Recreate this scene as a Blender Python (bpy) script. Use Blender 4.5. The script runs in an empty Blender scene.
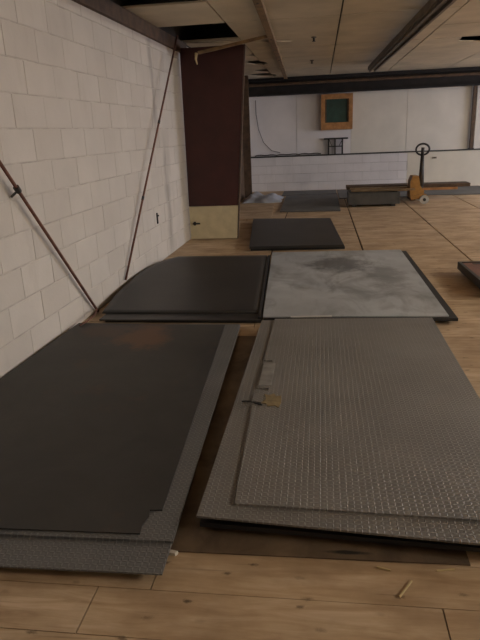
import bpy, math, random
from mathutils import Matrix, Vector
random.seed(7)
S = bpy.context.scene
COL = S.collection

# ------------------------------------------------------------------ camera
cam_d = bpy.data.cameras.new('camera')
cam = bpy.data.objects.new('camera', cam_d)
COL.objects.link(cam)
cam_d.sensor_fit = 'HORIZONTAL'
cam_d.sensor_width = 36.0
cam_d.lens = 587.0 / 480.0 * 36.0
cam_d.clip_start = 0.05
cam.matrix_world = Matrix((
    (0.99086062, -0.00046633, 0.13488889, 0.0),
    (0.12852338, 0.30684958, -0.94304034, 0.0),
    (-0.04095083, 0.95175791, 0.30410510, 1.40),
    (0, 0, 0, 1)))
S.camera = cam

# ------------------------------------------------------------------ world, exposure
w = bpy.data.worlds.new('world')
S.world = w
w.use_nodes = True
w.node_tree.nodes['Background'].inputs[0].default_value = (0.75, 0.85, 1.0, 1)
w.node_tree.nodes['Background'].inputs[1].default_value = 0.3
vs = S.view_settings
vs.view_transform = 'Standard'
vs.look = 'None'
vs.gamma = 1.0
vs.use_curve_mapping = False
vs.exposure = -0.12
LAMP_W = 520.0         # radiant power of a lit fluorescent fixture
WINDOW_W = 260.0        # daylight entering the window in the right wall


def area(name, loc, rot, sx, sy, power, col):
    l = bpy.data.lights.new(name, 'AREA')
    l.shape = 'RECTANGLE'
    l.size, l.size_y = sx, sy
    l.energy = power
    l.color = col
    o = bpy.data.objects.new(name, l)
    COL.objects.link(o)
    o.location = loc
    o.rotation_euler = rot
    return o


WARM = (1.0, 0.95, 0.865)
# lamp positions (fixtures are built further down around these)
LAMPS = [(6.9, 5.2), (6.4, 10.4), (5.6, 1.2)]
LAMP_POWER = [0.9, 0.36, 0.75]
# daylight through the window of the right wall
area('window_daylight', (8.94, 12.2, 1.5), (0, math.radians(90), 0), 1.2, 2.2, WINDOW_W, (0.74, 0.80, 1.0))


# ------------------------------------------------------------------ materials
def new_mat(name):
    m = bpy.data.materials.new(name)
    m.use_nodes = True
    nt = m.node_tree
    b = nt.nodes['Principled BSDF']
    return m, nt, b


class NB:
    """small node helper"""
    def __init__(self, nt):
        self.nt = nt

    def n(self, t, **kw):
        nd = self.nt.nodes.new(t)
        for k, v in kw.items():
            setattr(nd, k, v)
        return nd

    def link(self, a, b):
        self.nt.links.new(a, b)

    def val(self, sock, v):
        if isinstance(v, (int, float)):
            sock.default_value = v
        else:
            self.link(v, sock)

    def math(self, op, a, b=None, c=None, clamp=False):
        nd = self.n('ShaderNodeMath', operation=op, use_clamp=clamp)
        self.val(nd.inputs[0], a)
        if b is not None:
            self.val(nd.inputs[1], b)
        if c is not None:
            self.val(nd.inputs[2], c)
        return nd.outputs[0]

    def pos(self, scale=(1, 1, 1), obj=False, off=(0, 0, 0)):
        if obj:
            src = self.n('ShaderNodeTexCoord').outputs['Object']
        else:
            src = self.n('ShaderNodeNewGeometry').outputs['Position']
        mp = self.n('ShaderNodeMapping')
        mp.inputs['Scale'].default_value = scale
        mp.inputs['Location'].default_value = off
        self.link(src, mp.inputs['Vector'])
        return mp.outputs[0]

    def noise(self, vec, scale, detail=4.0, rough=0.55, dist=0.0):
        nd = self.n('ShaderNodeTexNoise')
        self.link(vec, nd.inputs['Vector'])
        nd.inputs['Scale'].default_value = scale
        nd.inputs['Detail'].default_value = detail
        nd.inputs['Roughness'].default_value = rough
        nd.inputs['Distortion'].default_value = dist
        return nd.outputs['Fac']

    def ramp(self, fac, stops):
        nd = self.n('ShaderNodeValToRGB')
        cr = nd.color_ramp
        while len(cr.elements) < len(stops):
            cr.elements.new(0.5)
        for e, (p, c) in zip(cr.elements, stops):
            e.position = p
            e.color = (*c, 1) if len(c) == 3 else c
        self.link(fac, nd.inputs[0])
        return nd.outputs[0]

    def mix(self, fac, a, b, mode='MIX'):
        nd = self.n('ShaderNodeMix', data_type='RGBA', blend_type=mode)
        self.val(nd.inputs[0], fac)
        for s, v in ((nd.inputs[6], a), (nd.inputs[7], b)):
            if isinstance(v, tuple):
                s.default_value = (*v, 1)
            else:
                self.link(v, s)
        return nd.outputs[2]

    def bump(self, h, strength, dist=0.01):
        nd = self.n('ShaderNodeBump')
        nd.inputs['Strength'].default_value = strength
        nd.inputs['Distance'].default_value = dist
        self.link(h, nd.inputs['Height'])
        return nd.outputs[0]


def g(v):
    return (v, v, v)


def simple(name, col, rough=0.6, metal=0.0, var=0.25, nscale=6.0, bump=0.0):
    m, nt, b = new_mat(name)
    N = NB(nt)
    f = N.noise(N.pos(), nscale, 5)
    lo = tuple(c * (1 - var) for c in col)
    hi = tuple(min(1, c * (1 + var)) for c in col)
    N.link(N.ramp(f, [(0.3, lo), (0.7, hi)]), b.inputs['Base Color'])
    b.inputs['Roughness'].default_value = rough
    b.inputs['Metallic'].default_value = metal
    if bump:
        N.link(N.bump(N.noise(N.pos(), nscale * 8, 3), bump), b.inputs['Normal'])
    return m


def block_mat(name, base, dirt, streaks=True):
    m, nt, b = new_mat(name)
    N = NB(nt)
    oi = N.n('ShaderNodeObjectInfo').outputs['Random']
    ri = N.n('ShaderNodeNewGeometry').outputs['Random Per Island']
    rnd = N.math('FRACT', N.math('ADD', oi, ri))
    f = N.noise(N.pos(), 2.2, 6, 0.6)
    c = N.ramp(f, [(0.25, tuple(x * 0.86 for x in base)), (0.7, base)])
    c = N.mix(N.math('MULTIPLY', rnd, 0.28), c, dirt)
    f2 = N.noise(N.pos((1, 1, 0.25)), 5.0, 5, 0.65)
    c = N.mix(N.math('MULTIPLY', N.ramp(f2, [(0.56, g(0)), (0.78, g(1))]), 0.4), c, dirt)
    if streaks:
        # upright dark streaks towards the door, the lower one an old stain
        sep = N.n('ShaderNodeSeparateXYZ')
        N.link(N.n('ShaderNodeNewGeometry').outputs['Position'], sep.inputs[0])
        wob = N.math('MULTIPLY', N.noise(N.pos((1, 1, 0.5)), 3.0, 4), 0.5)
        yy = N.math('ADD', sep.outputs[1], wob)
        tot = None
        for (yc, wd, z0, z1, amt) in ((7.35, 0.16, -0.2, 1.5, 0.42), (7.02, 0.14, 1.2, 2.7, 0.45)):
            d = N.math('DIVIDE', N.math('ABSOLUTE', N.math('SUBTRACT', yy, yc)), wd)
            k = N.math('SUBTRACT', 1.0, d, clamp=True)
            za = N.math('MULTIPLY', N.math('SUBTRACT', sep.outputs[2], z0), 2.5, clamp=True)
            zb = N.math('MULTIPLY', N.math('SUBTRACT', z1, sep.outputs[2]), 2.5, clamp=True)
            k = N.math('MULTIPLY', N.math('MULTIPLY', k, za), N.math('MULTIPLY', zb, amt))
            tot = k if tot is None else N.math('MAXIMUM', tot, k)
        c = N.mix(tot, c, (0.10, 0.085, 0.07))
    N.link(c, b.inputs['Base Color'])
    b.inputs['Roughness'].default_value = 0.75
    h = N.noise(N.pos(), 45, 4, 0.6)
    N.link(N.bump(h, 0.25, 0.006), b.inputs['Normal'])
    return m


def wood_floor():
    m, nt, b = new_mat('floor_wood')
    N = NB(nt)
    oi = N.n('ShaderNodeObjectInfo').outputs['Random']
    ri = N.n('ShaderNodeNewGeometry').outputs['Random Per Island']
    rnd = N.math('FRACT', N.math('ADD', oi, ri))
    grain = N.noise(N.pos((1.2, 9, 1)), 3.0, 6, 0.6, 0.6)
    c = N.ramp(grain, [(0.25, (0.36, 0.24, 0.145)), (0.5, (0.56, 0.415, 0.27)), (0.75, (0.72, 0.57, 0.41))])
    c = N.mix(N.math('MULTIPLY', rnd, 0.42), c, (0.40, 0.26, 0.13))
    blot = N.noise(N.pos((1, 1.6, 1)), 2.4, 5, 0.6)
    c = N.mix(N.math('MULTIPLY', N.ramp(blot, [(0.42, g(0)), (0.66, g(1))]), 0.6), c, (0.25, 0.155, 0.085))
    # dark knots and burn marks, wider than long
    vo = N.n('ShaderNodeTexVoronoi', voronoi_dimensions='2D')
    N.link(N.pos((5.2, 11.0, 1), off=(0.3, 0.2, 0)), vo.inputs['Vector'])
    vo.inputs['Scale'].default_value = 1.0
    kn = N.ramp(N.math('ADD', vo.outputs['Distance'], N.math('MULTIPLY', N.noise(N.pos(), 45, 4, 0.7), 0.28)),
                [(0.165, g(1)), (0.25, g(0))])
    wn = N.n('ShaderNodeTexWhiteNoise')
    N.link(vo.outputs['Position'], wn.inputs['Vector'])
    keep = N.math('MULTIPLY', N.math('SUBTRACT', wn.outputs['Value'], 0.35, clamp=True), 1.8, clamp=True)
    c = N.mix(N.math('MULTIPLY', N.math('MULTIPLY', kn, keep), 0.8), c, (0.05, 0.03, 0.017))
    # long thin cracks
    cr = N.noise(N.pos((0.8, 22, 1)), 2.0, 3, 0.5)
    c = N.mix(N.math('MULTIPLY', N.ramp(cr, [(0.66, g(0)), (0.72, g(1))]), 0.35), c, (0.12, 0.07, 0.035))
    N.link(c, b.inputs['Base Color'])
    b.inputs['Roughness'].default_value = 0.62
    b.inputs['Specular IOR Level'].default_value = 0.3
    N.link(N.bump(N.noise(N.pos((3, 30, 1)), 4, 4), 0.15, 0.004), b.inputs['Normal'])
    return m


def tread_mat(name, base, cell=0.0175, rot=0.785398):
    m, nt, b = new_mat(name)
    N = NB(nt)
    mp = N.n('ShaderNodeMapping')
    N.link(N.n('ShaderNodeTexCoord').outputs['Object'], mp.inputs['Vector'])
    mp.inputs['Scale'].default_value = (1 / cell, 1 / cell, 1)
    mp.inputs['Rotation'].default_value = (0, 0, rot)
    sep = N.n('ShaderNodeSeparateXYZ')
    N.link(mp.outputs[0], sep.inputs[0])
    x, y = sep.outputs[0], sep.outputs[1]
    par = N.math('FLOORED_MODULO', N.math('ADD', N.math('FLOOR', x), N.math('FLOOR', y)), 2.0)
    fx = N.math('SUBTRACT', N.math('FRACT', x), 0.5)
    fy = N.math('SUBTRACT', N.math('FRACT', y), 0.5)
    sgn = N.math('SUBTRACT', N.math('MULTIPLY', par, 2.0), 1.0)
    fy = N.math('MULTIPLY', fy, sgn)
    a = N.math('MULTIPLY', N.math('ADD', fx, fy), 1.25)
    d = N.math('MULTIPLY', N.math('SUBTRACT', fx, fy), 4.0)
    r = N.math('ADD', N.math('MULTIPLY', a, a), N.math('MULTIPLY', d, d))
    h = N.math('SUBTRACT', 1.0, r, clamp=True)
    lz = N.math('MULTIPLY', h, 2.2, clamp=True)
    f = N.noise(N.pos(), 1.6, 6, 0.65)
    c = N.ramp(f, [(0.3, tuple(v * 0.78 for v in base)), (0.7, tuple(v * 1.15 for v in base))])
    worn = tuple(min(1, v * 1.55) for v in base)
    c = N.mix(N.math('MULTIPLY', lz, 0.5), c, worn)
    rust = N.noise(N.pos(), 3.3, 5, 0.7)
    c = N.mix(N.math('MULTIPLY', N.ramp(rust, [(0.62, g(0)), (0.8, g(1))]), 0.35), c, (0.13, 0.075, 0.035))
    N.link(c, b.inputs['Base Color'])
    b.inputs['Metallic'].default_value = 0.15
    b.inputs['Roughness'].default_value = 0.5
    N.link(N.bump(h, 0.9, 0.004), b.inputs['Normal'])
    return m


def sheet_mat(name, lo, hi, rough=0.5, metal=0.4, blot=None, blot_amt=0.0, rust=0.0, sc=2.0, spots=()):
    m, nt, b = new_mat(name)
    N = NB(nt)
    f = N.noise(N.pos((1, 1, 1)), sc, 7, 0.65, 0.4)
    c = N.ramp(f, [(0.3, lo), (0.7, hi)])
    if blot:
        f2 = N.noise(N.pos((1.0, 0.55, 1), off=(2, 1, 0)), 2.6, 5, 0.6, 1.2)
        c = N.mix(N.math('MULTIPLY', N.ramp(f2, [(0.48, g(0)), (0.7, g(1))]), blot_amt), c, blot)
        f4 = N.noise(N.pos((5, 0.8, 1), off=(7, 0, 0)), 3.0, 3, 0.5)
        c = N.mix(N.math('MULTIPLY', N.ramp(f4, [(0.6, g(0)), (0.75, g(1))]), blot_amt * 0.4), c, blot)
    if rust:
        f3 = N.noise(N.pos(), 2.2, 6, 0.7)
        c = N.mix(N.math('MULTIPLY', N.ramp(f3, [(0.57, g(0)), (0.75, g(1))]), rust), c, (0.115, 0.055, 0.025))
    for (sx, sy, rx, ry, amt, sc_col) in spots:      # stains with a place and shape of their own
        sp = N.n('ShaderNodeSeparateXYZ')
        N.link(N.n('ShaderNodeNewGeometry').outputs['Position'], sp.inputs[0])
        wb_ = N.math('MULTIPLY', N.math('SUBTRACT', N.noise(N.pos(), 5.0, 5, 0.7), 0.5), 2.2)
        ax = N.math('DIVIDE', N.math('SUBTRACT', sp.outputs[0], sx), rx)
        ay = N.math('DIVIDE', N.math('SUBTRACT', sp.outputs[1], sy), ry)
        rr = N.math('ADD', N.math('SQRT', N.math('ADD', N.math('MULTIPLY', ax, ax), N.math('MULTIPLY', ay, ay))), wb_)
        c = N.mix(N.math('MULTIPLY', N.ramp(rr, [(0.45, g(1)), (1.0, g(0))]), amt), c, sc_col)
    N.link(c, b.inputs['Base Color'])
    b.inputs['Metallic'].default_value = metal
    b.inputs['Roughness'].default_value = rough
    N.link(N.bump(N.noise(N.pos(), 60, 3), 0.06, 0.003), b.inputs['Normal'])
    return m


M = {}
M['block'] = block_mat('painted_block', (0.585, 0.535, 0.485), (0.36, 0.315, 0.27))
M['mortar'] = simple('painted_mortar', (0.47, 0.425, 0.38), 0.85)
M['block_far'] = block_mat('painted_block_far', (0.70, 0.67, 0.68), (0.48, 0.45, 0.45), streaks=False)
M['mortar_far'] = simple('painted_mortar_far', (0.40, 0.375, 0.38), 0.85)
M['panel_white'] = simple('panel_white', (0.68, 0.65, 0.66), 0.6, var=0.06, nscale=2)
M['panel_cream'] = simple('panel_cream', (0.62, 0.585, 0.53), 0.6, var=0.07, nscale=2)
M['cream_wall'] = simple('cream_wall', (0.62, 0.57, 0.48), 0.7, var=0.06, nscale=2)
M['plain_wall'] = simple('plain_wall', (0.50, 0.46, 0.41), 0.8, var=0.1)
M['floor'] = wood_floor()
M['gap'] = simple('gap_dirt', (0.045, 0.03, 0.02), 0.9)
M['tile'] = simple('ceiling_tile', (0.56, 0.49, 0.37), 0.9, var=0.14, nscale=1.8, bump=0.1)
M['plenum'] = simple('plenum_dark', (0.03, 0.026, 0.022), 0.9)
M['brown_wood'] = simple('brown_wood', (0.085, 0.05, 0.028), 0.7, var=0.4, nscale=9)
M['batten'] = simple('batten_wood', (0.21, 0.135, 0.065), 0.7, var=0.4, nscale=9)
M['beam'] = simple('dark_steel_beam', (0.014, 0.011, 0.010), 0.9, var=0.4)
M['channel'] = simple('channel_grey', (0.15, 0.122, 0.095), 0.55, 0.3)
M['maroon'] = simple('maroon_paint', (0.045, 0.010, 0.009), 0.5, var=0.25, nscale=3)
M['cream_plate'] = simple('cream_kick_plate', (0.56, 0.48, 0.31), 0.5, var=0.12, nscale=7)
M['tread_l'] = tread_mat('tread_plate_dark', (0.135, 0.133, 0.13))
M['tread_r'] = tread_mat('tread_plate_warm', (0.205, 0.19, 0.172))
M['tread_r2'] = tread_mat('tread_plate_warm_low', (0.19, 0.176, 0.16))
M['black'] = sheet_mat('black_sheet', (0.026, 0.025, 0.024), (0.048, 0.045, 0.041), 0.55, 0.1, rust=0.45,
                       spots=[(-1.22, 3.80, .22, .30, .75, (.15, .07, .03)), (-1.55, 3.9, .25, .2, .4, (.12, .06, .03))])
M['black2'] = sheet_mat('black_sheet_clean', (0.025, 0.024, 0.024), (0.046, 0.044, 0.041), 0.45, 0.2, rust=0.15)
M['edge'] = sheet_mat('plate_edge_dark', (0.018, 0.018, 0.019), (0.035, 0.034, 0.034), 0.55, 0.3)
M['light'] = sheet_mat('light_grey_sheet', (0.38, 0.40, 0.415), (0.58, 0.605, 0.62), 0.36, 0.15,
                       blot=(0.085, 0.082, 0.078), blot_amt=0.55, sc=1.3,
                       spots=[(.15, 6.1, .42, .45, .75, (.07, .068, .066)), (.62, 5.5, .22, .55, .5, (.10, .098, .095))])
M['greysheet'] = sheet_mat('far_grey_sheet', (0.08, 0.08, 0.08), (0.14, 0.138, 0.135), 0.6, 0.2)
M['brown_sheet'] = sheet_mat('dark_brown_sheet', (0.08, 0.052, 0.03), (0.19, 0.13, 0.078), 0.75, 0.0, blot=(0.035, 0.023, 0.014), blot_amt=0.7, sc=4.0,
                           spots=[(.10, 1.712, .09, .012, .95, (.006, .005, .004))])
M['rust'] = simple('rusty_rod', (0.16, 0.065, 0.042), 0.7, 0.3, var=0.4, nscale=20)
M['wire'] = simple('dark_wire', (0.05, 0.04, 0.035), 0.6)
M['blackmetal'] = simple('black_metal', (0.02, 0.018, 0.017), 0.5)
M['frame_wood'] = simple('orange_frame_wood', (0.36, 0.17, 0.06), 0.5, var=0.3, nscale=10)
M['green'] = simple('green_glass', (0.018, 0.055, 0.045), 0.4, var=0.3)
M['jack'] = simple('jack_orange', (0.36, 0.175, 0.035), 0.5, var=0.25, nscale=10)
M['jackblack'] = simple('jack_black', (0.025, 0.022, 0.02), 0.5)
M['wheel'] = simple('wheel_grey', (0.42, 0.41, 0.39), 0.5)
M['steelbox'] = simple('grey_skid', (0.085, 0.083, 0.08), 0.6, 0.2)
M['redwood'] = simple('reddish_deck', (0.17, 0.075, 0.05), 0.55, var=0.3)
M['plastic'] = simple('pale_plastic', (0.42, 0.44, 0.50), 0.35, var=0.15)
M['paper'] = simple('tan_scrap', (0.24, 0.175, 0.085), 0.8, var=0.3, nscale=25)
M['chip'] = simple('pale_chip', (0.60, 0.55, 0.46), 0.8)
M['straw'] = simple('straw', (0.55, 0.42, 0.22), 0.8)
M['bare'] = simple('bare_steel', (0.34, 0.33, 0.31), 0.45, 0.4, var=0.25, nscale=14)
M['white_metal'] = simple('white_enamel', (0.75, 0.74, 0.70), 0.4)
M['tbar'] = simple('ceiling_bar', (0.50, 0.44, 0.34), 0.5)


def emit_mat(name, col, s):
    m, nt, b = new_mat(name)
    b.inputs['Base Color'].default_value = (0.9, 0.9, 0.9, 1)
    b.inputs['Emission Color'].default_value = (*col, 1)
    b.inputs['Emission Strength'].default_value = s
    return m


TUBE_AREA = 2 * math.pi * 0.015 * 1.18 * 2


def glass_mat():
    m, nt, b = new_mat('window_glass')
    b.inputs['Base Color'].default_value = (0.9, 0.93, 0.95, 1)
    b.inputs['Roughness'].default_value = 0.05
    b.inputs['Transmission Weight'].default_value = 1.0
    return m


M['glass'] = glass_mat()


# ------------------------------------------------------------------ geometry helpers
class MB:
    def __init__(self):
        self.v, self.f = [], []

    def box(self, x0, x1, y0, y1, z0, z1):
        b = len(self.v)
        self.v += [(x0, y0, z0), (x1, y0, z0), (x1, y1, z0), (x0, y1, z0),
                   (x0, y0, z1), (x1, y0, z1), (x1, y1, z1), (x0, y1, z1)]
        for q in ((0, 3, 2, 1), (4, 5, 6, 7), (0, 1, 5, 4), (1, 2, 6, 5), (2, 3, 7, 6), (3, 0, 4, 7)):
            self.f.append(tuple(b + i for i in q))
        return self

    def prism(self, pts, z0, z1):
        """vertical prism over a CCW xy outline"""
        b = len(self.v)
        n = len(pts)
        self.v += [(x, y, z0) for x, y in pts] + [(x, y, z1) for x, y in pts]
        self.f.append(tuple(b + i for i in reversed(range(n))))
        self.f.append(tuple(b + n + i for i in range(n)))
        for i in range(n):
            j = (i + 1) % n
            self.f.append((b + i, b + j, b + n + j, b + n + i))
        return self

    def prism_y(self, pts, y0, y1):
        """prism along y over an xz outline (CCW seen from -y)"""
        b = len(self.v)
        n = len(pts)
        self.v += [(x, y0, z) for x, z in pts] + [(x, y1, z) for x, z in pts]
        self.f.append(tuple(b + i for i in range(n)))
        self.f.append(tuple(b + n + i for i in reversed(range(n))))
        for i in range(n):
            j = (i + 1) % n
            self.f.append((b + i, b + n + i, b + n + j, b + j))
        return self

    def bar(self, p, q, wd, th, up=(0, 0, 1)):
        """rectangular bar from p to q"""
        p, q, up = Vector(p), Vector(q), Vector(up)
        d = (q - p).normalized()
        s = d.cross(up)
        if s.length < 1e-4:
            s = d.cross(Vector((1, 0, 0)))
        s.normalize()
        u = s.cross(d)
        b = len(self.v)
        for c in (p, q):
            for (i, j) in ((-1, -1), (1, -1), (1, 1), (-1, 1)):
                self.v.append(tuple(c + s * (i * wd / 2) + u * (j * th / 2)))
        for qd in ((3, 2, 1, 0), (4, 5, 6, 7), (0, 1, 5, 4), (1, 2, 6, 5), (2, 3, 7, 6), (3, 0, 4, 7)):
            self.f.append(tuple(b + i for i in qd))
        return self

    def tube(self, pts, r, n=8, closed=False):
        pts = [Vector(p) for p in pts]
        b = len(self.v)
        m = len(pts)
        prev = None
        for i, p in enumerate(pts):
            if closed:
                d = pts[(i + 1) % m] - pts[i - 1]
            else:
                d = pts[min(i + 1, m - 1)] - pts[max(i - 1, 0)]
            d.normalize()
            if prev is None:
                a = Vector((0, 0, 1)) if abs(d.z) < 0.9 else Vector((1, 0, 0))
                s = d.cross(a).normalized()
            else:
                s = (prev - d * prev.dot(d)).normalized()
            prev = s
            u = d.cross(s)
            rr = r[i] if isinstance(r, (list, tuple)) else r
            for k in range(n):
                t = 2 * math.pi * k / n
                self.v.append(tuple(p + s * (rr * math.cos(t)) + u * (rr * math.sin(t))))
        rng = m if closed else m - 1
        for i in range(rng):
            j = (i + 1) % m
            for k in range(n):
                l = (k + 1) % n
                self.f.append((b + i * n + k, b + i * n + l, b + j * n + l, b + j * n + k))
        if not closed:
            self.f.append(tuple(b + k for k in reversed(range(n))))
            self.f.append(tuple(b + (m - 1) * n + k for k in range(n)))
        return self

    def mesh(self, name, mat, smooth=False):
        me = bpy.data.meshes.new(name)
        me.from_pydata(self.v, [], self.f)
        me.materials.append(mat)
        if smooth:
            for p in me.polygons:
                p.use_smooth = True
        me.update()
        return me

    def build(self, name, mat, parent=None, smooth=False, loc=None, rot=None):
        return link(name, self.mesh(name, mat, smooth), parent, loc, rot)


def link(name, me, parent=None, loc=None, rot=None):
    o = bpy.data.objects.new(name, me)
    COL.objects.link(o)
    o.parent = parent
    if loc:
        o.location = loc
    if rot:
        o.rotation_euler = rot
    return o


def tag(o, label, cat, group=None):
    o['label'] = label
    o['category'] = cat
    if group:
        o['group'] = group
    return o


def struct(o, label=None):
    o['kind'] = 'structure'
    if label:
        o['label'] = label
    return o


def thing(name, label, cat, loc=(0, 0, 0), rz=0.0, group=None):
    o = bpy.data.objects.new(name, None)
    COL.objects.link(o)
    o.location = loc
    o.rotation_euler = (0, 0, rz)
    o.empty_display_size = 0.1
    return tag(o, label, cat, group)


def bevel(o, wd, seg=1):
    md = o.modifiers.new('bevel', 'BEVEL')
    md.width = wd
    md.segments = seg
    md.limit_method = 'ANGLE'
    return o


def wall_x(y):
    return -1.92 + 0.0235 * (y - 3.0)


# ================================================================== SETTING
YB = 14.55      # face of the back wall's lower part
ZC = 2.55       # ceiling
XR = 9.0
YF = -2.5

# ---- floor: joists/dirt below, boards laid across the room
fl = struct(MB().box(-2.3, XR + .2, YF - .2, YB + .3, -0.10, -0.022).build('floor', M['gap']),
            'worn pale wooden board floor with dark seams')
PW = 0.19
XJ = [-2.25, -0.58, 0.51, 1.60, 2.69, 3.78]
row0, row1 = -4, 24
plank_me = {}


def plank_mesh(L):
    k = round(L, 3)
    if k not in plank_me:
        e = 0.0012
        plank_me[k] = MB().box(0.002, L - 0.002, e, PW - e, -0.022, 0.0).mesh('plank', M['floor'])
    return plank_me[k]


SHIFT = {r: random.uniform(-.22, .22) if r < 20 else 0.0 for r in range(-30, 80)}
for r in range(row0, row1):
    y = 1.68 + PW * r
    for c in range(len(XJ) - 1):
        if c == 4 and y < 6:
            continue
        o = link('plank', plank_mesh(XJ[c + 1] - XJ[c]), fl,
                 (XJ[c] + SHIFT[r], y, random.uniform(-0.0015, 0.0)))
rest = MB()
for r in range(-22, 69):
    y = 1.68 + PW * r
    if y > YB + .1:
        break
    near = row0 <= r < row1
    xs = XJ + [4.87, 5.96, 7.05, 8.14, 9.23]
    for c in range(len(xs) - 1):
        if near and c < 5 and not (c == 4 and y < 6):
            continue
        zz = random.uniform(-0.0015, 0)
        rest.box(xs[c] + SHIFT[r] + .010, xs[c + 1] + SHIFT[r] - .010, y + .0012, y + PW - .0012, -0.022, zz)
ro = rest.build('far_planks', M['floor'], fl)
ro['kind'] = 'stuff'

# ---- left wall: mortar slab + single painted blocks
ang = -math.atan(0.0235)
wl = struct(MB().box(-0.25, -0.004, YF, YB + 0.5, 0, 2.54).build(
    'wall_left', M['mortar'], None, False, (wall_x(0), 0, 0), (0, 0, ang)),
    'white painted concrete block wall running along the left side')
BH, BL = 0.2115, 0.423
JY, JZ = 0.0012, 0.0034


def block_verts(mb, y0, y1, z0, z1, d=0.0):
    """block with a chamfered face toward +x, local wall frame"""
    b = len(mb.v)
    c = 0.004
    xf = 0.0 + d
    mb.v += [(-0.01, y0 + JY, z0 + JZ), (-0.01, y1 - JY, z0 + JZ), (-0.01, y1 - JY, z1 - JZ), (-0.01, y0 + JY, z1 - JZ),
             (xf - c, y0 + JY, z0 + JZ), (xf - c, y1 - JY, z0 + JZ), (xf - c, y1 - JY, z1 - JZ), (xf - c, y0 + JY, z1 - JZ),
             (xf, y0 + JY + c, z0 + JZ + c), (xf, y1 - JY - c, z0 + JZ + c), (xf, y1 - JY - c, z1 - JZ - c), (xf, y0 + JY + c, z1 - JZ - c)]
    for i in range(4):
        j = (i + 1) % 4
        mb.f.append((b + i, b + j, b + 4 + j, b + 4 + i))
        mb.f.append((b + 4 + i, b + 4 + j, b + 8 + j, b + 8 + i))
    mb.f.append((b + 8, b + 9, b + 10, b + 11))


full = MB()
block_verts(full, 0, BL, 0, BH)
block_me = full.mesh('block', M['block'])
restw = MB()
for r in range(12):
    off = 0.0 if r % 2 == 0 else BL / 2
    k0 = -8
    for k in range(k0, 36):
        y0 = 0.1 + off + k * BL
        if y0 + BL > YB + .3:
            continue
        dx = random.uniform(-0.0015, 0.0015)
        if 2.3 < y0 < 8.0:
            link('block', block_me, wl, (dx, y0, r * BH))
        else:
            block_verts(restw, y0, y0 + BL, r * BH, (r + 1) * BH, dx)
rw = restw.build('outer_blocks', M['block'], wl)
rw['kind'] = 'stuff'
MB().box(-0.25, -0.002, YF, YB + 0.5, 2.54, 3.1).build('upper_wall', M['plenum'], wl)
MB().box(0.003, 0.018, 8.5, 13.22, 0, 2.5).build('shade_panel', M['brown_wood'], wl)  # added board, darkens the wall behind the door in place of shade

# ---- back wall: lower block part with ledge, upper part set back with panels
wb = struct(MB().box(-2.2, XR + .2, YB + 0.12, YB + 0.4, 0, 3.1).build('wall_back', M['plain_wall']),
            'white back wall with block lower part and smooth panels above')
XL = -1.68
lower = MB().box(XL, 2.02, YB + 0.004, YB + 0.13, 0, 0.80).build('lower_wall', M['mortar_far'], wb)
BH2 = 0.20
far_full = {}


def far_block(L):
    k = round(L, 3)
    if k not in far_full:
        mb = MB()
        block_verts(mb, 0, L, 0, BH2)
        # turn +x face to -y
        mb.v = [(y, -x, z) for x, y, z in mb.v]
        far_full[k] = mb.mesh('block', M['block_far'])
    return far_full[k]


for r in range(4):
    x = XL + (0 if r % 2 == 0 else -0.2)
    while x < 2.0:
        a, b_ = max(x, XL), min(x + 0.41, 2.02)
        if b_ - a > 0.05:
            link('block', far_block(b_ - a), lower, (a, YB + random.uniform(-.001, .001), r * BH2))
        x += 0.41
MB().box(2.02, 4.9, YB - 0.004, YB + 0.13, 0, 0.80).build('cream_section', M['cream_wall'], wb)
MB().box(4.9, XR, YB - 0.004, YB + 0.13, 0, 0.80).build('cream_section', M['cream_wall'], wb)
# ledge cap
MB().box(XL, XR, YB - 0.03, YB + 0.13, 0.80, 0.825).build('ledge', M['blackmetal'], wb)
# smooth panels above
px = [-1.68, -0.55, 0.72, 1.98, 3.36]
for i in range(4):
    MB().box(px[i] + .004, px[i + 1] - .004, YB + 0.095, YB + 0.121, 0.825, 2.5).build(
        'panel', M['panel_white'] if i < 2 else M['panel_cream'], wb)
MB().box(3.50, 5.4, YB + 0.095, YB + 0.121, 0.825, 2.5).build('panel', M['panel_cream'], wb)
MB().box(5.41, XR, YB + 0.095, YB + 0.121, 0.825, 2.5).build('panel', M['panel_cream'], wb)
# dark drip under the beam
# brown post beside the panels
pp = thing('wall_post', 'dark brown upright post at right end of the white wall panels', 'post', (3.43, YB + .05, .825))
MB().box(-.035, .035, -.035, .035, 0, 1.42).build('post', M['brown_wood'], pp)
MB().box(-.055, .055, -.045, .04, 0, .02).build('foot_plate', M['blackmetal'], pp)
cp = thing('corner_column', 'dark brown upright steel column in the left far corner beyond the door', 'column', (-1.60, 13.35, 0))
MB().box(-.075, .085, -.06, -.045, .02, 2.54).build('flange', M['brown_wood'], cp)
MB().box(-.075, .085, .045, .06, .02, 2.54).build('flange', M['brown_wood'], cp)
MB().box(-.005, .010, -.045, .045, .02, 2.54).build('web', M['brown_wood'], cp)
MB().box(-.075, .10, -.08, .08, 0, .02).build('base_plate', M['blackmetal'], cp)

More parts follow.
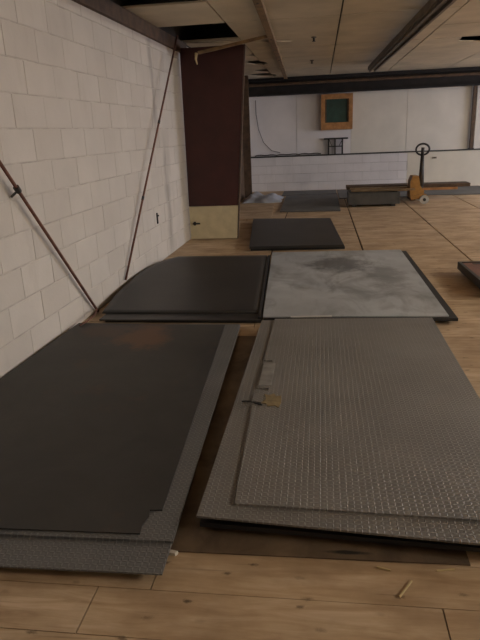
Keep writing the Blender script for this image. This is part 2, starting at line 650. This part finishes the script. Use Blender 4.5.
# ---- right wall with window (outside the frame), front wall
wr = struct(MB().box(XR, XR + .2, YF, 11.1, 0, 3.1).box(XR, XR + .2, 13.3, YB + .3, 0, 3.1)
            .box(XR, XR + .2, 11.1, 13.3, 0, .9).box(XR, XR + .2, 11.1, 13.3, 2.1, 3.1)
            .build('wall_right', M['plain_wall']), 'plain painted wall on the right side')
wf = struct(MB().box(-2.4, XR + .2, YF - .2, YF, 0, 3.1).build('wall_front', M['plain_wall']),
            'plain painted wall behind the viewer')
wn = struct(MB().box(XR + .06, XR + .12, 11.1, 11.16, .9, 2.1).box(XR + .06, XR + .12, 13.24, 13.3, .9, 2.1)
            .box(XR + .06, XR + .12, 11.16, 13.24, .9, .96).box(XR + .06, XR + .12, 11.16, 13.24, 2.04, 2.1)
            .box(XR + .06, XR + .12, 12.17, 12.23, .96, 2.04).build('window_1', M['white_metal']),
            'daylit window in the right wall')
for y0 in (11.16, 12.23):
    MB().box(XR + .085, XR + .092, y0, y0 + 1.01, .96, 2.04).build('pane', M['glass'], wn)

# ---- ceiling: dark deck above, single panels below
ce = struct(MB().box(-2.4, XR + .2, YF - .2, YB + .4, 3.1, 3.2).build('ceiling', M['plenum']),
            'stained cream panel ceiling with missing panels')
CX = [-1.03, 0.22, 1.47, 2.72, 3.97]
RY = [4.62, 5.92, 7.05, 8.20, 9.40, 10.60, 11.80, 13.00, 14.26]
G = 0.008


def tile(pts, nm='ceiling_panel', dz=0.0):
    return MB().prism(pts, ZC + dz, ZC + 0.018 + dz).build(nm, M['tile'], ce)


for ri in range(len(RY) - 1):
    y0, y1 = RY[ri] + G, RY[ri + 1] - G
    # column against the left wall
    if ri not in (0, 2):
        xa, xb = wall_x(y0) + .01, wall_x(y1) + .01
        if ri in (4, 5, 6, 7):
            # broken edges eaten into the panels
            bites = {4: (9.9, 10.3, .14), 5: (10.75, 11.5, .26), 6: (12.3, 12.9, .3), 7: (13.1, 13.9, .5)}[ri]
            b0, b1, dp = bites
            b0, b1 = max(b0, y0 + .05), min(b1, y1 - .05)
            pts = [(xa, y0), (CX[0] - G, y0), (CX[0] - G, b0), (CX[0] - dp * .7, b0 + .08), (CX[0] - dp, (b0 + b1) / 2),
                   (CX[0] - dp * .5, b1 - .1), (CX[0] - G, b1), (CX[0] - G, y1), (xb, y1)]
            tile(pts)
        else:
            tile([(xa, y0), (CX[0] - G, y0), (CX[0] - G, y1), (xb, y1)])
    for ci in range(4):
        x0, x1 = CX[ci] + G, CX[ci + 1] - G
        if ci == 2 and ri == 4:
            # broken corner hole
            tile([(x0, y0), (x0 + .50, y0), (x0 + .55, y0 + .45), (x0 + .86, y0 + .62), (x1, y0 + .5), (x1, y1), (x0, y1)])
        elif ci == 0 and ri in (5, 7):
            tile([(x0, y0), (x1, y0), (x1, y1), (x0, y1), (x0, y1 - .25), (x0 + .10, y1 - .4), (x0 + .06, y1 - .75), (x0, y1 - .85)])
        else:
            tile([(x0, y0), (x1, y0), (x1, y1), (x0, y1)], dz=random.uniform(0, .004))
rt = MB()
rt.box(-2.0, CX[4] - G, YF, 4.62 - 1.2, ZC, ZC + .018)
rt.box(CX[0] + G, CX[4] - G, 4.62 - 1.19, 4.62 - G, ZC, ZC + .018)
rt.box(-1.9, CX[0] - G, 4.62 - 1.19, 4.62 - G, ZC, ZC + .018)
for k in range(5):
    rt.box(CX[4] + G + k * 1.02, CX[4] + k * 1.02 + 1.01, YF, 14.26, ZC, ZC + .018)
rt.box(-1.66, XR, 14.26, YB + .12, ZC, ZC + .018)
o = rt.build('outer_panels', M['tile'], ce)
o['kind'] = 'stuff'

# brown ledger strip along the top of the left wall
L0, L1 = 0.2, 8.35
tr = struct(MB().box(0.002, 0.045, L0, L1, 2.41, 2.545).build('trim_1', M['brown_wood'], None, False,
            (wall_x(0), 0, 0), (0, 0, ang)), 'dark brown wooden strip along the top of the block wall')

# steel beam under the ceiling at the back
bm = MB()
yb0, yb1 = 14.28, 14.46
bm.box(-1.66, XR - .01, yb0, yb1, 2.17, 2.215)
bm.box(-1.66, XR - .01, yb0 + .075, yb1 - .075, 2.215, 2.49)
bm.box(-1.66, XR - .01, yb0, yb1, 2.49, 2.545)
bo = tag(bm.build('steel_beam', M['beam']), 'long dark steel beam under the ceiling across the back wall', 'beam')
cv = MB().tube([(-1.6, yb0 - .03, 2.40), (XR - .1, yb0 - .03, 2.40)], .03, 8).build('conduit', M['brown_wood'], bo)

# ---- ceiling battens, channel
cb = thing('ceiling_batten', 'long brown wooden batten fixed lengthways under the ceiling', 'batten')
MB().bar((-.52, 4.4, ZC - .025), (-.76, 14.2, ZC - .025), .075, .05).build('batten', M['batten'], cb)
for t in (.15, .38, .62):
    x, y = -.52 - .24 * t, 4.4 + 9.8 * t
    MB().tube([(x, y, ZC - .058), (x, y, ZC - .05)], .012, 8).build('nail_head', M['blackmetal'], cb)

ch = thing('ceiling_channel', 'dark grey channel hanging lengthways below the right part of the ceiling', 'channel')
a, b_ = Vector((1.12, 4.6, ZC - .085)), Vector((.99, 12.4, ZC - .085))
MB().bar(a, b_, .17, .07).build('channel_body', M['channel'], ch)
MB().bar(a + Vector((-.045, 0, -.05)), b_ + Vector((-.045, 0, -.05)), .03, .03).build('channel_lip', M['channel'], ch)
MB().bar(a + Vector((.045, 0, -.05)), b_ + Vector((.045, 0, -.05)), .03, .03).build('channel_lip', M['channel'], ch)
for t in (.1, .32, .43, .6, .72, .95):
    p = a.lerp(b_, t)
    MB().box(p.x + .06, p.x + .15, p.y - .05, p.y + .05, ZC - .075, ZC - .001).build('hanger', M['channel'], ch)

# loose batten and bar hanging by the missing panel
lb = thing('loose_batten', 'loose yellowish wooden batten sagging from the ceiling in front of the maroon door', 'batten')
MB().bar((-1.478, 7.7, 2.345), (-0.636, 7.95, 2.518), .05, .035).build('batten', M['batten'], lb)
MB().tube([(-1.498, 7.70, 2.345), (-1.508, 7.69, 2.275), (-1.493, 7.69, 2.215)], [.02, .014, .006], 6).build('splinter', M['straw'], lb)
tb = MB().bar((-1.72, 8.17, 2.534), (-.38, 8.62, 2.532), .02, .02).build('ceiling_bar', M['tbar'])
tag(tb, 'thin pale metal bar lying under the ceiling above the door top', 'bar')

# hooks
for (x, y, lab) in ((-.08, 8.5, 'small dark ceiling fitting nearest to the loose batten'),
                    (-.14, 11.2, 'small dark ceiling fitting close to the steel beam')):
    h = thing('ceiling_fitting', lab, 'fitting', (x, y, ZC), 0, 'small fittings under the ceiling')
    MB().tube([(0, 0, 0), (0, 0, -.012)], .035, 10).build('rose', M['channel'], h)
    MB().tube([(0, 0, -.012), (0, 0, -.05)], .014, 8).build('stem', M['blackmetal'], h)
    MB().tube([(0, 0, -.05), (0, 0, -.057)], .022, 8).build('deflector', M['blackmetal'], h)


# ---- lit fluorescent fixtures right of the picture
for i, (x, y) in enumerate(LAMPS):
    lab = ['lit twin tube ceiling lamp on the right side of the room', 'lit twin tube ceiling lamp near the back wall',
           'lit twin tube ceiling lamp near the front wall'][i]
    t = thing('ceiling_lamp', lab, 'lamp', (x, y, ZC), 0, 'lit ceiling lamps')
    tm = emit_mat('lit_tube', WARM, LAMP_W * LAMP_POWER[i] / (math.pi * TUBE_AREA))
    MB().box(-.12, .12, -.62, .62, -.07, 0).build('housing', M['white_metal'], t)
    for s in (-.06, .06):
        MB().tube([(s, -.59, -.095), (s, .59, -.095)], .015, 8).build('tube', tm, t)
    for s in (-.60, .60):
        MB().box(-.1, .1, s - .015, s + .015, -.12, -.07).build('socket', M['white_metal'], t)

# ================================================================== DOOR
dr = struct(bpy.data.objects.new('door_1', None), 'tall maroon door panel with a cream kick plate standing out from the block wall')
COL.objects.link(dr)
dr.location = (0, 8.0, 0)
zt = 2.45
MB().prism_y([(-1.785, .46), (-1.105, .46), (-.945, zt), (-1.77, zt)], 0, .045).build('leaf', M['maroon'], dr)
MB().prism_y([(-1.785, .012), (-1.135, .012), (-1.105, .455), (-1.785, .455)], -.004, .046).build('kick_plate', M['cream_plate'], dr)
MB().prism_y([(-1.133, .012), (-1.118, .012), (-.930, zt), (-.943, zt)], -.002, .05).build('edge_strip', M['brown_wood'], dr)
MB().tube([(-1.74, -.02, .225), (-1.64, -.02, .225)], .011, 8).build('bolt', M['blackmetal'], dr)
MB().box(-1.73, -1.70, -.022, 0, .20, .25).build('bolt_bracket', M['blackmetal'], dr)


# ================================================================== STEEL SHEETS
def sheet(name, pts, z0, z1, mat, label, group, cat='steel sheet'):
    cx = sum(p[0] for p in pts) / len(pts)
    cy = sum(p[1] for p in pts) / len(pts)
    o = MB().prism([(x - cx, y - cy) for x, y in pts], 0, z1 - z0).build(name, M[mat], None, False, (cx, cy, z0))
    return tag(o, label, cat, group)


GA = 'steel sheets in the front left stack'
GB = 'steel sheets in the front right stack'
GC = 'steel sheets lying along the wall'
GD = 'steel sheets in the middle right stack'
# A: front left stack (black on two tread plates on dark plate)
sheet('steel_plate', [(-1.83, 1.66), (-.64, 1.67), (-.68, 4.02), (-1.80, 4.02)], 0.0, .028, 'edge',
      'dark plate at the bottom of the left stack, hidden under tread plates', GA)
sheet('tread_plate', [(-1.80, 1.505), (-.512, 1.525), (-.585, 4.085), (-1.80, 4.085)], .028, .034, 'tread_l',
      'grey tread plate jutting out furthest at the front of the left stack', GA, 'tread plate')
sheet('tread_plate', [(-1.80, 1.655), (-.512, 1.675), (-.588, 4.105), (-1.80, 4.105)], .034, .044, 'tread_l',
      'grey tread plate directly under the black sheet of the left stack', GA, 'tread plate')
sheet('steel_sheet', [(-1.925, 1.675), (-.638, 1.70), (-.642, 1.745), (-.632, 1.80), (-.640, 1.838), (-.592, 1.842),
                      (-.695, 4.07), (-1.845, 4.11), (-1.905, 3.0)],
      .044, .050, 'black', 'large matt black sheet with a notched corner on top of the left stack', GA)
# B: front right stack
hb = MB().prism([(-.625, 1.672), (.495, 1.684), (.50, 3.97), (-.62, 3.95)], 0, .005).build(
    'brown_floor_sheet', M['brown_sheet'])  # thin dark brown sheet across the gap and out before the stack
tag(hb, 'thin mottled dark brown sheet on the floor under the right stack', 'brown_sheet')
sheet('steel_plate', [(-.40, 1.83), (.80, 1.79), (.80, 4.05), (-.39, 4.05)], .005, .022, 'edge',
      'lowest dark plate of the right stack, set back from its front', GB)
sheet('steel_plate', [(-.438, 1.79), (.79, 1.71), (.80, 4.10), (-.41, 4.10)], .022, .040, 'edge',
      'dark plate in the right stack, second from the floor', GB)
MB_sp = MB().box(-.3, .7, 2.3, 2.36, .040, .045).build('packing_strip', M['edge'])
tag(MB_sp, 'thin packing strip between dark plates of the right stack', 'strip')
sheet('steel_plate', [(-.43, 1.81), (.79, 1.725), (.795, 4.12), (-.42, 4.12)], .045, .064, 'edge',
      'dark plate directly under the tread plates of the right stack', GB)
sheet('tread_plate', [(-.447, 1.785), (.80, 1.685), (.800, 4.14), (-.425, 4.11)], .064, .072, 'tread_r2',
      'lower grey tread plate of the right stack with its left margin showing', GB, 'tread plate')
top_pts = [(-.316, 1.858), (.79, 1.815), (.797, 4.155), (-.330, 4.125),
           (-.338, 3.30), (-.285, 3.30), (-.285, 3.275), (-.339, 3.275),
           (-.341, 2.90), (-.275, 2.90), (-.272, 2.865), (-.315, 2.86), (-.345, 2.82), (-.345, 2.735), (-.300, 2.725), (-.300, 2.705), (-.34, 2.70)]
sheet('tread_plate', top_pts, .072, .080, 'tread_r',
      'big upper grey tread plate with notched left edge on the right stack', GB, 'tread plate')
# offcut and scrap on it
oc = MB().prism([(-.332, 2.92), (-.262, 2.925), (-.262, 3.245), (-.33, 3.25)], 0, .004).build('steel_offcut', M['bare'], None, False, (0, 0, .080))
tag(oc, 'small pale steel strip lying at the notched edge of the right tread plate', 'offcut')
sc = MB().prism([(-.298, 2.71), (-.27, 2.70), (-.262, 2.675), (-.225, 2.682), (-.205, 2.66), (-.195, 2.72), (-.20, 2.80), (-.225, 2.79), (-.24, 2.825), (-.262, 2.80), (-.29, 2.815), (-.275, 2.76)], 0, .003).build(
    'paper_scrap', M['paper'], None, False, (0, 0, .080))
tag(sc, 'torn tan scrap stuck on the right tread plate beside its notch', 'scrap')
wt = MB().tube([(-.40, 2.735, .077), (-.36, 2.73, .080), (-.33, 2.70, .085), (-.29, 2.68, .085)], .004, 6).build('wire_bit', M['blackmetal'])
tag(wt, 'short dark wire bit at the notched edge of the right tread plate', 'wire')


# C: black sheet by the wall, its left edge curled up against the blocks
def curl_sheet(name, y0, y1, xr0, xr1, xl0, lift, zb, th, mat, label, group):
    nx, ny = 24, 28
    mb = MB()
    for layer in (0, 1):
        for j in range(ny + 1):
            v = j / ny
            y = y0 + (y1 - y0) * v
            xr = xr0 + (xr1 - xr0) * v
            xl = xl0(v)
            lf = lift(v)
            for i in range(nx + 1):
                u = i / nx
                x = xl + (xr - xl) * u
                z = zb + lf * max(0.0, 1 - u / 0.33) ** 1.8
                mb.v.append((x, y, z + th * layer))
    n = (nx + 1) * (ny + 1)
    for j in range(ny):
        for i in range(nx):
            a = j * (nx + 1) + i
            q = (a, a + 1, a + nx + 2, a + nx + 1)
            mb.f.append(tuple(reversed(q)))
            mb.f.append(tuple(n + k for k in q))
    rim = [i for i in range(nx + 1)] + [j * (nx + 1) + nx for j in range(1, ny + 1)] + \
          [ny * (nx + 1) + i for i in reversed(range(nx))] + [j * (nx + 1) for j in reversed(range(1, ny))]
    for k in range(len(rim)):
        a, b2 = rim[k], rim[(k + 1) % len(rim)]
        mb.f.append((a, b2, n + b2, n + a))
    o = mb.build(name, M[mat], None, True)
    for p in o.data.polygons:
        p.use_smooth = abs(p.normal.z) > .3
    return tag(o, label, 'steel sheet', group)


def liftC(v):
    return 0.04 * max(0, math.sin(math.pi * min(1, v))) ** 0.8


def edgeC(v):
    ks = [(0, -1.765), (.2, -1.80), (.55, -1.815), (.75, -1.785), (.88, -1.735), (1.0, -1.645)]
    for (a, xa), (b2, xb) in zip(ks, ks[1:]):
        if v <= b2:
            return xa + (xb - xa) * (v - a) / (b2 - a)
    return ks[-1][1]


sheet('steel_plate', [(-1.70, 4.285), (-.45, 4.27), (-.56, 6.56), (-1.62, 6.54)], 0, .022, 'edge',
      'lowest dark plate of the black pile lying beside the block wall', GC)
sheet('steel_sheet', [(-1.735, 4.25), (-.44, 4.235), (-.565, 6.60), (-1.64, 6.56)], .022, .034, 'black2',
      'black sheet under the bowed one beside the block wall', GC)
curl_sheet('steel_sheet', 4.40, 6.64, -.48, -.605, edgeC,
           liftC, .0345, .010, 'black2', 'black sheet with its left edge bowed up against the block wall', GC)
rim = MB().prism([(-.470, 4.26), (-.447, 4.26), (-.562, 6.60), (-.592, 6.60)], .0345, .052).build('edge_bar', M['edge'])
tag(rim, 'dark steel bar between the black sheet and the light grey sheet', 'bar')

# D: middle right stack
sheet('steel_plate', [(-.425, 4.30), (1.01, 4.33), (.975, 6.72), (-.53, 6.70)], 0, .022, 'edge',
      'lowest dark plate of the middle right stack', GD)
sheet('steel_plate', [(-.43, 4.262), (1.00, 4.245), (.968, 6.765), (-.54, 6.72)], .022, .045, 'edge',
      'dark plate under the light grey sheet, showing along its right edge', GD)
sheet('steel_sheet', [(-.432, 4.262), (.942, 4.285), (.912, 6.80), (-.55, 6.75)], .045, .053, 'light',
      'light grey scuffed sheet on top of the middle right stack', GD)
st = MB().bar((-.22, 4.247, .056), (.09, 4.262, .056), .02, .006).build('steel_strip', M['white_metal'])
st.location.z = 0.0
tag(st, 'thin bright strip lying on the front edge of the light grey sheet', 'strip')

# E: dark stack further back
sheet('steel_plate', [(-.85, 7.13), (.30, 7.16), (.17, 9.45), (-1.06, 9.5)], 0, .03, 'edge',
      'bottom plate of the dark pile behind the light grey sheet', 'steel sheets in the dark pile behind')
sheet('steel_sheet', [(-.86, 7.09), (.285, 7.12), (.16, 9.38), (-1.07, 9.50)], .03, .062, 'black2',
      'dark sheet on top of the pile behind the light grey sheet', 'steel sheets in the dark pile behind')
# F: far sheets
sheet('steel_sheet', [(-.72, 10.65), (.36, 10.60), (.38, 13.4), (-.74, 13.3)], 0, .02, 'greysheet',
      'flat grey sheet on the floor between plywood and skid near back wall', 'grey sheets on the floor near the back wall')
sheet('steel_sheet', [(.40, 12.55), (1.9, 12.50), (1.9, 14.3), (.40, 14.3)], 0, .02, 'greysheet',
      'flat grey sheet lying behind the skid and pallet jack', 'grey sheets on the floor near the back wall')
sheet('steel_sheet', [(1.93, 12.75), (5.2, 12.55), (5.2, 14.3), (1.93, 14.35)], 0, .018, 'greysheet',
      'wide grey sheet on the floor below the cream wall', 'grey sheets on the floor near the back wall')
sheet('steel_sheet', [(-.85, 13.42), (.37, 13.5), (.37, 14.35), (-.85, 14.35)], 0, .018, 'greysheet',
      'narrow grey sheet along the foot of the white block wall', 'grey sheets on the floor near the back wall')
pl = sheet('plywood_sheet', [(-1.42, 9.75), (-.80, 9.72), (-.90, 11.9), (-1.60, 11.9)], 0, .018, 'floor',
           'small brown plywood sheet on the floor behind the maroon door', None, 'plywood')

# pale crumpled plastic along the back wall
mb = MB()
nx, ny = 26, 10
for j in range(ny + 1):
    for i in range(nx + 1):
        u, v = i / nx, j / ny
        x = -1.60 + .80 * u + .02 * math.sin(9 * v)
        y = 12.15 + .98 * v + .05 * math.sin(7 * u)
        e = min(1, 5 * min(u, 1 - u, v, 1 - v))
        z = .004 + e * (.06 + .035 * math.sin(14 * u + 5 * v) * math.sin(9 * v + 2 * u) + .09 * v * (1 - u * .7))
        mb.v.append((x, y, max(.004, z)))
for j in range(ny):
    for i in range(nx):
        a = j * (nx + 1) + i
        mb.f.append((a, a + 1, a + nx + 2, a + nx + 1))
o = mb.build('plastic_sheet', M['plastic'], None, True)
sm = o.modifiers.new('solid', 'SOLIDIFY')
sm.thickness = .004
sm.offset = 1
tag(o, 'crumpled pale bluish plastic sheet on the floor in the left far corner', 'plastic sheet')

# ================================================================== RODS on the left wall
r1 = thing('steel_rod', 'rusty rod leaning on the wall at the left picture edge with a small clip', 'rod')
p0 = Vector((-1.856, 4.54, .012))
p1 = Vector((-1.852, 3.335, 1.288))
top = p0 + (p1 - p0) * 1.62
MB().tube([p0, top], .011, 10).build('rod', M['rust'], r1, True)
q = p0 + (p1 - p0) * .87
MB().tube([q - (p1 - p0).normalized() * .02, q + (p1 - p0).normalized() * .02], .02, 10).build('clip', M['blackmetal'], r1)
MB().bar(q + Vector((0, 0, -.01)), q + Vector((-.045, -.005, -.045)), .014, .014).build('clip_arm', M['blackmetal'], r1)
r2 = thing('steel_rod', 'thin dark rod leaning on the wall up to the ceiling beside the maroon door', 'rod')
p0 = Vector((-1.846, 5.287, .100))
p1 = Vector((-1.690, 7.44, 2.43))
MB().tube([p0, p1 + (p1 - p0) * .04], .0105, 10).build('rod', M['rust'], r2, True)
for t in (.3, .62):
    q = p0.lerp(p1, t)
    d = (p1 - p0).normalized() * .02
    MB().tube([q - d, q + d], .014, 8).build('coupling', M['blackmetal'], r2)
wv = MB().tube([(-1.80, 4.02, .06), (-1.78, 4.10, .063), (-1.76, 4.22, .075), (-1.80, 4.38, .075), (-1.84, 4.46, .05)], .006, 6).build('wire_bit', M['rust'], None, True)
tag(wv, 'short bent rusty wire at the foot of the leaning rod', 'wire')
an = thing('wall_anchor', 'small dark anchor bolt sticking out of the block wall near the door', 'bolt',
           (wall_x(6.53), 6.53, .51), ang)
MB().bar((0, 0, .0), (.012, 0, 0), .028, .12).build('plate', M['blackmetal'], an)
MB().tube([(.0, 0, .03), (.025, 0, .03)], .010, 8).build('bolt', M['blackmetal'], an)

# ================================================================== BACK WALL THINGS
wx = thing('wooden_wall_box', 'orange wooden framed box with dark green pane on the back wall', 'wall box', (.385, YB + .095, 1.37))
MB().box(-.36, -.27, -.16, 0, 0, .78).build('frame_side', M['frame_wood'], wx)
MB().box(.27, .36, -.16, 0, 0, .78).build('frame_side', M['frame_wood'], wx)
MB().box(-.27, .27, -.16, 0, 0, .16).build('frame_bottom', M['frame_wood'], wx)
MB().box(-.27, .27, -.16, 0, .67, .78).build('frame_top', M['frame_wood'], wx)
MB().box(-.27, .27, -.10, -.085, .16, .67).build('pane', M['green'], wx)
MB().box(-.27, -.235, -.13, -.10, .16, .67).build('inner_bead', M['brown_wood'], wx)
MB().box(.235, .27, -.13, -.10, .16, .67).build('inner_bead', M['brown_wood'], wx)

sd = thing('metal_stand', 'small black metal stand on the ledge below the wooden box', 'stand', (.37, YB + .03, .825))
MB().box(-.28, .28, -.05, .05, .33, .365).build('top', M['blackmetal'], sd)
for x in (-.17, -.02, .02 + .13):
    MB().box(x - .018, x + .018, -.02, .02, 0, .33).build('leg', M['blackmetal'], sd)
MB().box(-.17, .15, -.015, .015, .16, .185).build('rail', M['blackmetal'], sd)
for s in (-1, 1):
    MB().bar((s * .09 - .01, 0, .19), (s * .15, 0, .32), .014, .014, (0, 1, 0)).build('brace', M['blackmetal'], sd)

pts = [(-1.50, YB + .08, 2.1), (-1.50, YB + .075, 1.8), (-1.45, YB + .07, 1.45), (-1.34, YB + .06, 1.15), (-1.15, YB + .08, .95), (-.95, YB + .08, .90)]
tag(MB().tube(pts, .007, 6).build('hanging_cable', M['wire'], None, True),
    'thin dark cable hanging in a curve down the left of the white panels', 'cable')
pts = []
for i in range(22):
    x = -1.55 + i * .075
    pts.append((x, YB + .02 + .012 * math.sin(i * 1.3), .842 + .018 * abs(math.sin(i * .9))))
tag(MB().tube(pts, .012, 6).build('ledge_cable', M['blackmetal'], None, True),
    'loose black cable lying along the ledge left of the stand', 'cable')
for (x, z, nm, lab) in ((2.62, .66, 'wall_socket', 'small dark socket low on the cream wall right of the jack'),):
    t = thing(nm, lab, 'socket', (x, YB - .004, z))
    MB().box(-.05, .05, -.02, 0, -.02, .02).build('cover', M['channel'], t)
    MB().box(-.02, .02, -.026, -.02, -.01, .01).build('insert', M['blackmetal'], t)

# ================================================================== SKID, BOARDS, PALLET JACK
sk = thing('steel_skid', 'grey low steel skid box on the floor left of the pallet jack', 'skid', (.98, 11.45, 0))
MB().box(-.46, .46, -.32, -.30, .04, .25).build('front_panel', M['steelbox'], sk)
MB().box(-.46, -.44, -.30, .30, .04, .25).build('side_panel', M['steelbox'], sk)
MB().box(.44, .46, -.30, .30, .04, .25).build('side_panel', M['steelbox'], sk)
MB().box(-.46, .46, .30, .32, .04, .25).build('rear_panel', M['steelbox'], sk)
MB().box(-.44, .44, -.30, .30, .04, .07).build('bottom', M['steelbox'], sk)
for x in (-.38, .32):
    MB().box(x, x + .07, -.30, .30, 0, .04).build('runner', M['blackmetal'], sk)

tb1 = thing('timber_bearer', 'dark low timber under the boards behind the pallet jack, left one', 'timber', (1.05, 12.23, 0))
MB().box(-.05, .05, -.25, .25, 0, .19).build('bearer', M['brown_wood'], tb1)
tb2 = thing('timber_bearer', 'dark low timber under the boards behind the pallet jack, right one', 'timber', (1.80, 12.23, 0))
MB().box(-.05, .05, -.25, .25, 0, .19).build('bearer', M['brown_wood'], tb2)
GBD = 'boards behind the pallet jack'
bb = bevel(MB().box(.75, 2.62, 11.93, 12.13, .19, .235).build('board', M['frame_wood']), .004)
tag(bb, 'lower orange brown board resting on timbers behind the pallet jack', 'board', GBD)
bb = bevel(MB().box(.52, 2.86, 11.98, 12.36, .235, .30).build('board', M['brown_wood']), .004)
tag(bb, 'upper dark brown board, longest one behind the pallet jack', 'board', GBD)

jk = thing('pallet_jack', 'orange pallet jack with black handle standing before the back wall', 'pallet jack', (1.86, 11.62, 0))
# forks point to -x
for s in (-.2, .2):
    f = MB().box(-1.28, -.12, s - .08, s + .08, .255, .280).build('fork', M['batten'], jk)
    MB().tube([(-1.1, s - .05, .255 - .0), (-1.1, s - .05, .27)], .01, 6).build('roller_pin', M['blackmetal'], f)
MB().prism_y([(-.20, .11), (.02, .11), (.06, .22), (-.02, .33), (-.05, .50), (-.16, .50), (-.20, .40)], -.17, .17).build('body', M['jack'], jk)
MB().tube([(.0, 0, .16), (.0, 0, .40)], [.06, .05], 12).build('pump', M['jackblack'], jk, True)
MB().prism_y([(-.18, .08), (.10, .08), (.10, .16), (.04, .19), (-.18, .13)], -.21, -.185).build('side_plate', M['jack'], jk)
for s in (-.25, .25):
    wh = MB().tube([(.05, s - .035, .08), (.05, s + .035, .08)], .08, 20).build('wheel', M['wheel'], jk)
    MB().tube([(.05, s - .041, .08), (.05, s + .041, .08)], .03, 12).build('hub', M['jackblack'], wh)
MB().tube([(.05, -.25, .08), (.05, .25, .08)], .016, 8).build('axle', M['jackblack'], jk)
hd = MB().tube([(.02, 0, .30), (.02, 0, .6), (.02, 0, .90)], [.055, .042, .03], 10).build('handle_shaft', M['jackblack'], jk, True)
ring = []
for k in range(20):
    t = 2 * math.pi * k / 20
    ring.append((.02 + .12 * math.cos(t), 0, .965 + .10 * math.sin(t)))
MB().tube(ring, .018, 8, True).build('handle_loop', M['jackblack'], jk, True)
MB().tube([(.02, -.01, .90), (.02, -.01, 1.0)], .03, 8).build('release_lever', M['jackblack'], jk)

# ================================================================== DOLLY at the right edge
dl = thing('flat_dolly', 'reddish brown flat dolly with dark rim at the right picture edge', 'dolly', (1.335, 5.86, 0), math.radians(1.5))
# local: x to the right, y toward camera is negative
dk = MB().box(.03, .62, -.93, -.03, .085, .105).build('deck', M['redwood'], dl)
MB().box(.12, .30, -.10, -.055, .1052, .108).build('hand_slot', M['blackmetal'], dl)
MB().box(0, .03, -.96, 0, .04, .112).build('rim_side', M['blackmetal'], dl)
MB().box(.62, .65, -.96, 0, .04, .112).build('rim_side', M['blackmetal'], dl)
MB().box(.03, .62, -.03, 0, .04, .112).build('rim_end', M['blackmetal'], dl)
MB().box(.03, .62, -.96, -.93, .04, .112).build('rim_end', M['blackmetal'], dl)
for x in (.1, .55):
    for y in (-.85, -.12):
        cs = MB().box(x - .02, x + .02, y - .02, y + .02, .05, .085).build('caster', M['blackmetal'], dl)
        MB().tube([(x - .012, y, .03), (x + .012, y, .03)], .03, 12).build('wheel', M['jackblack'], cs)

# ================================================================== DEBRIS on the front floor
ck = MB().prism([(0, 0), (.035, -.004), (.042, .010), (.012, .016)], 0, .012).build('paint_chip', M['chip'], None, False, (-.535, 1.655, 0))
tag(ck, 'small pale chip on the floor at the left stack corner', 'chip')
for k, (x, y, a, L, lab) in enumerate([
        (.27, 1.56, 1.0, .085, 'pale straw splinter slanting on the floor before the right stack'),
        (.41, 1.655, .2, .06, 'short straw splinter on the floor near the right picture edge'),
        (.21, 1.645, -.3, .045, 'tiny straw splinter on the floor close to the shadow of the right stack')]):
    o = MB().bar((-L / 2, 0, .003), (L / 2, 0, .003), .005, .005).build('wood_splinter', M['straw'], None, False, (x, y, 0), (0, 0, a))
    tag(o, lab, 'splinter', 'splinters on the front floor')
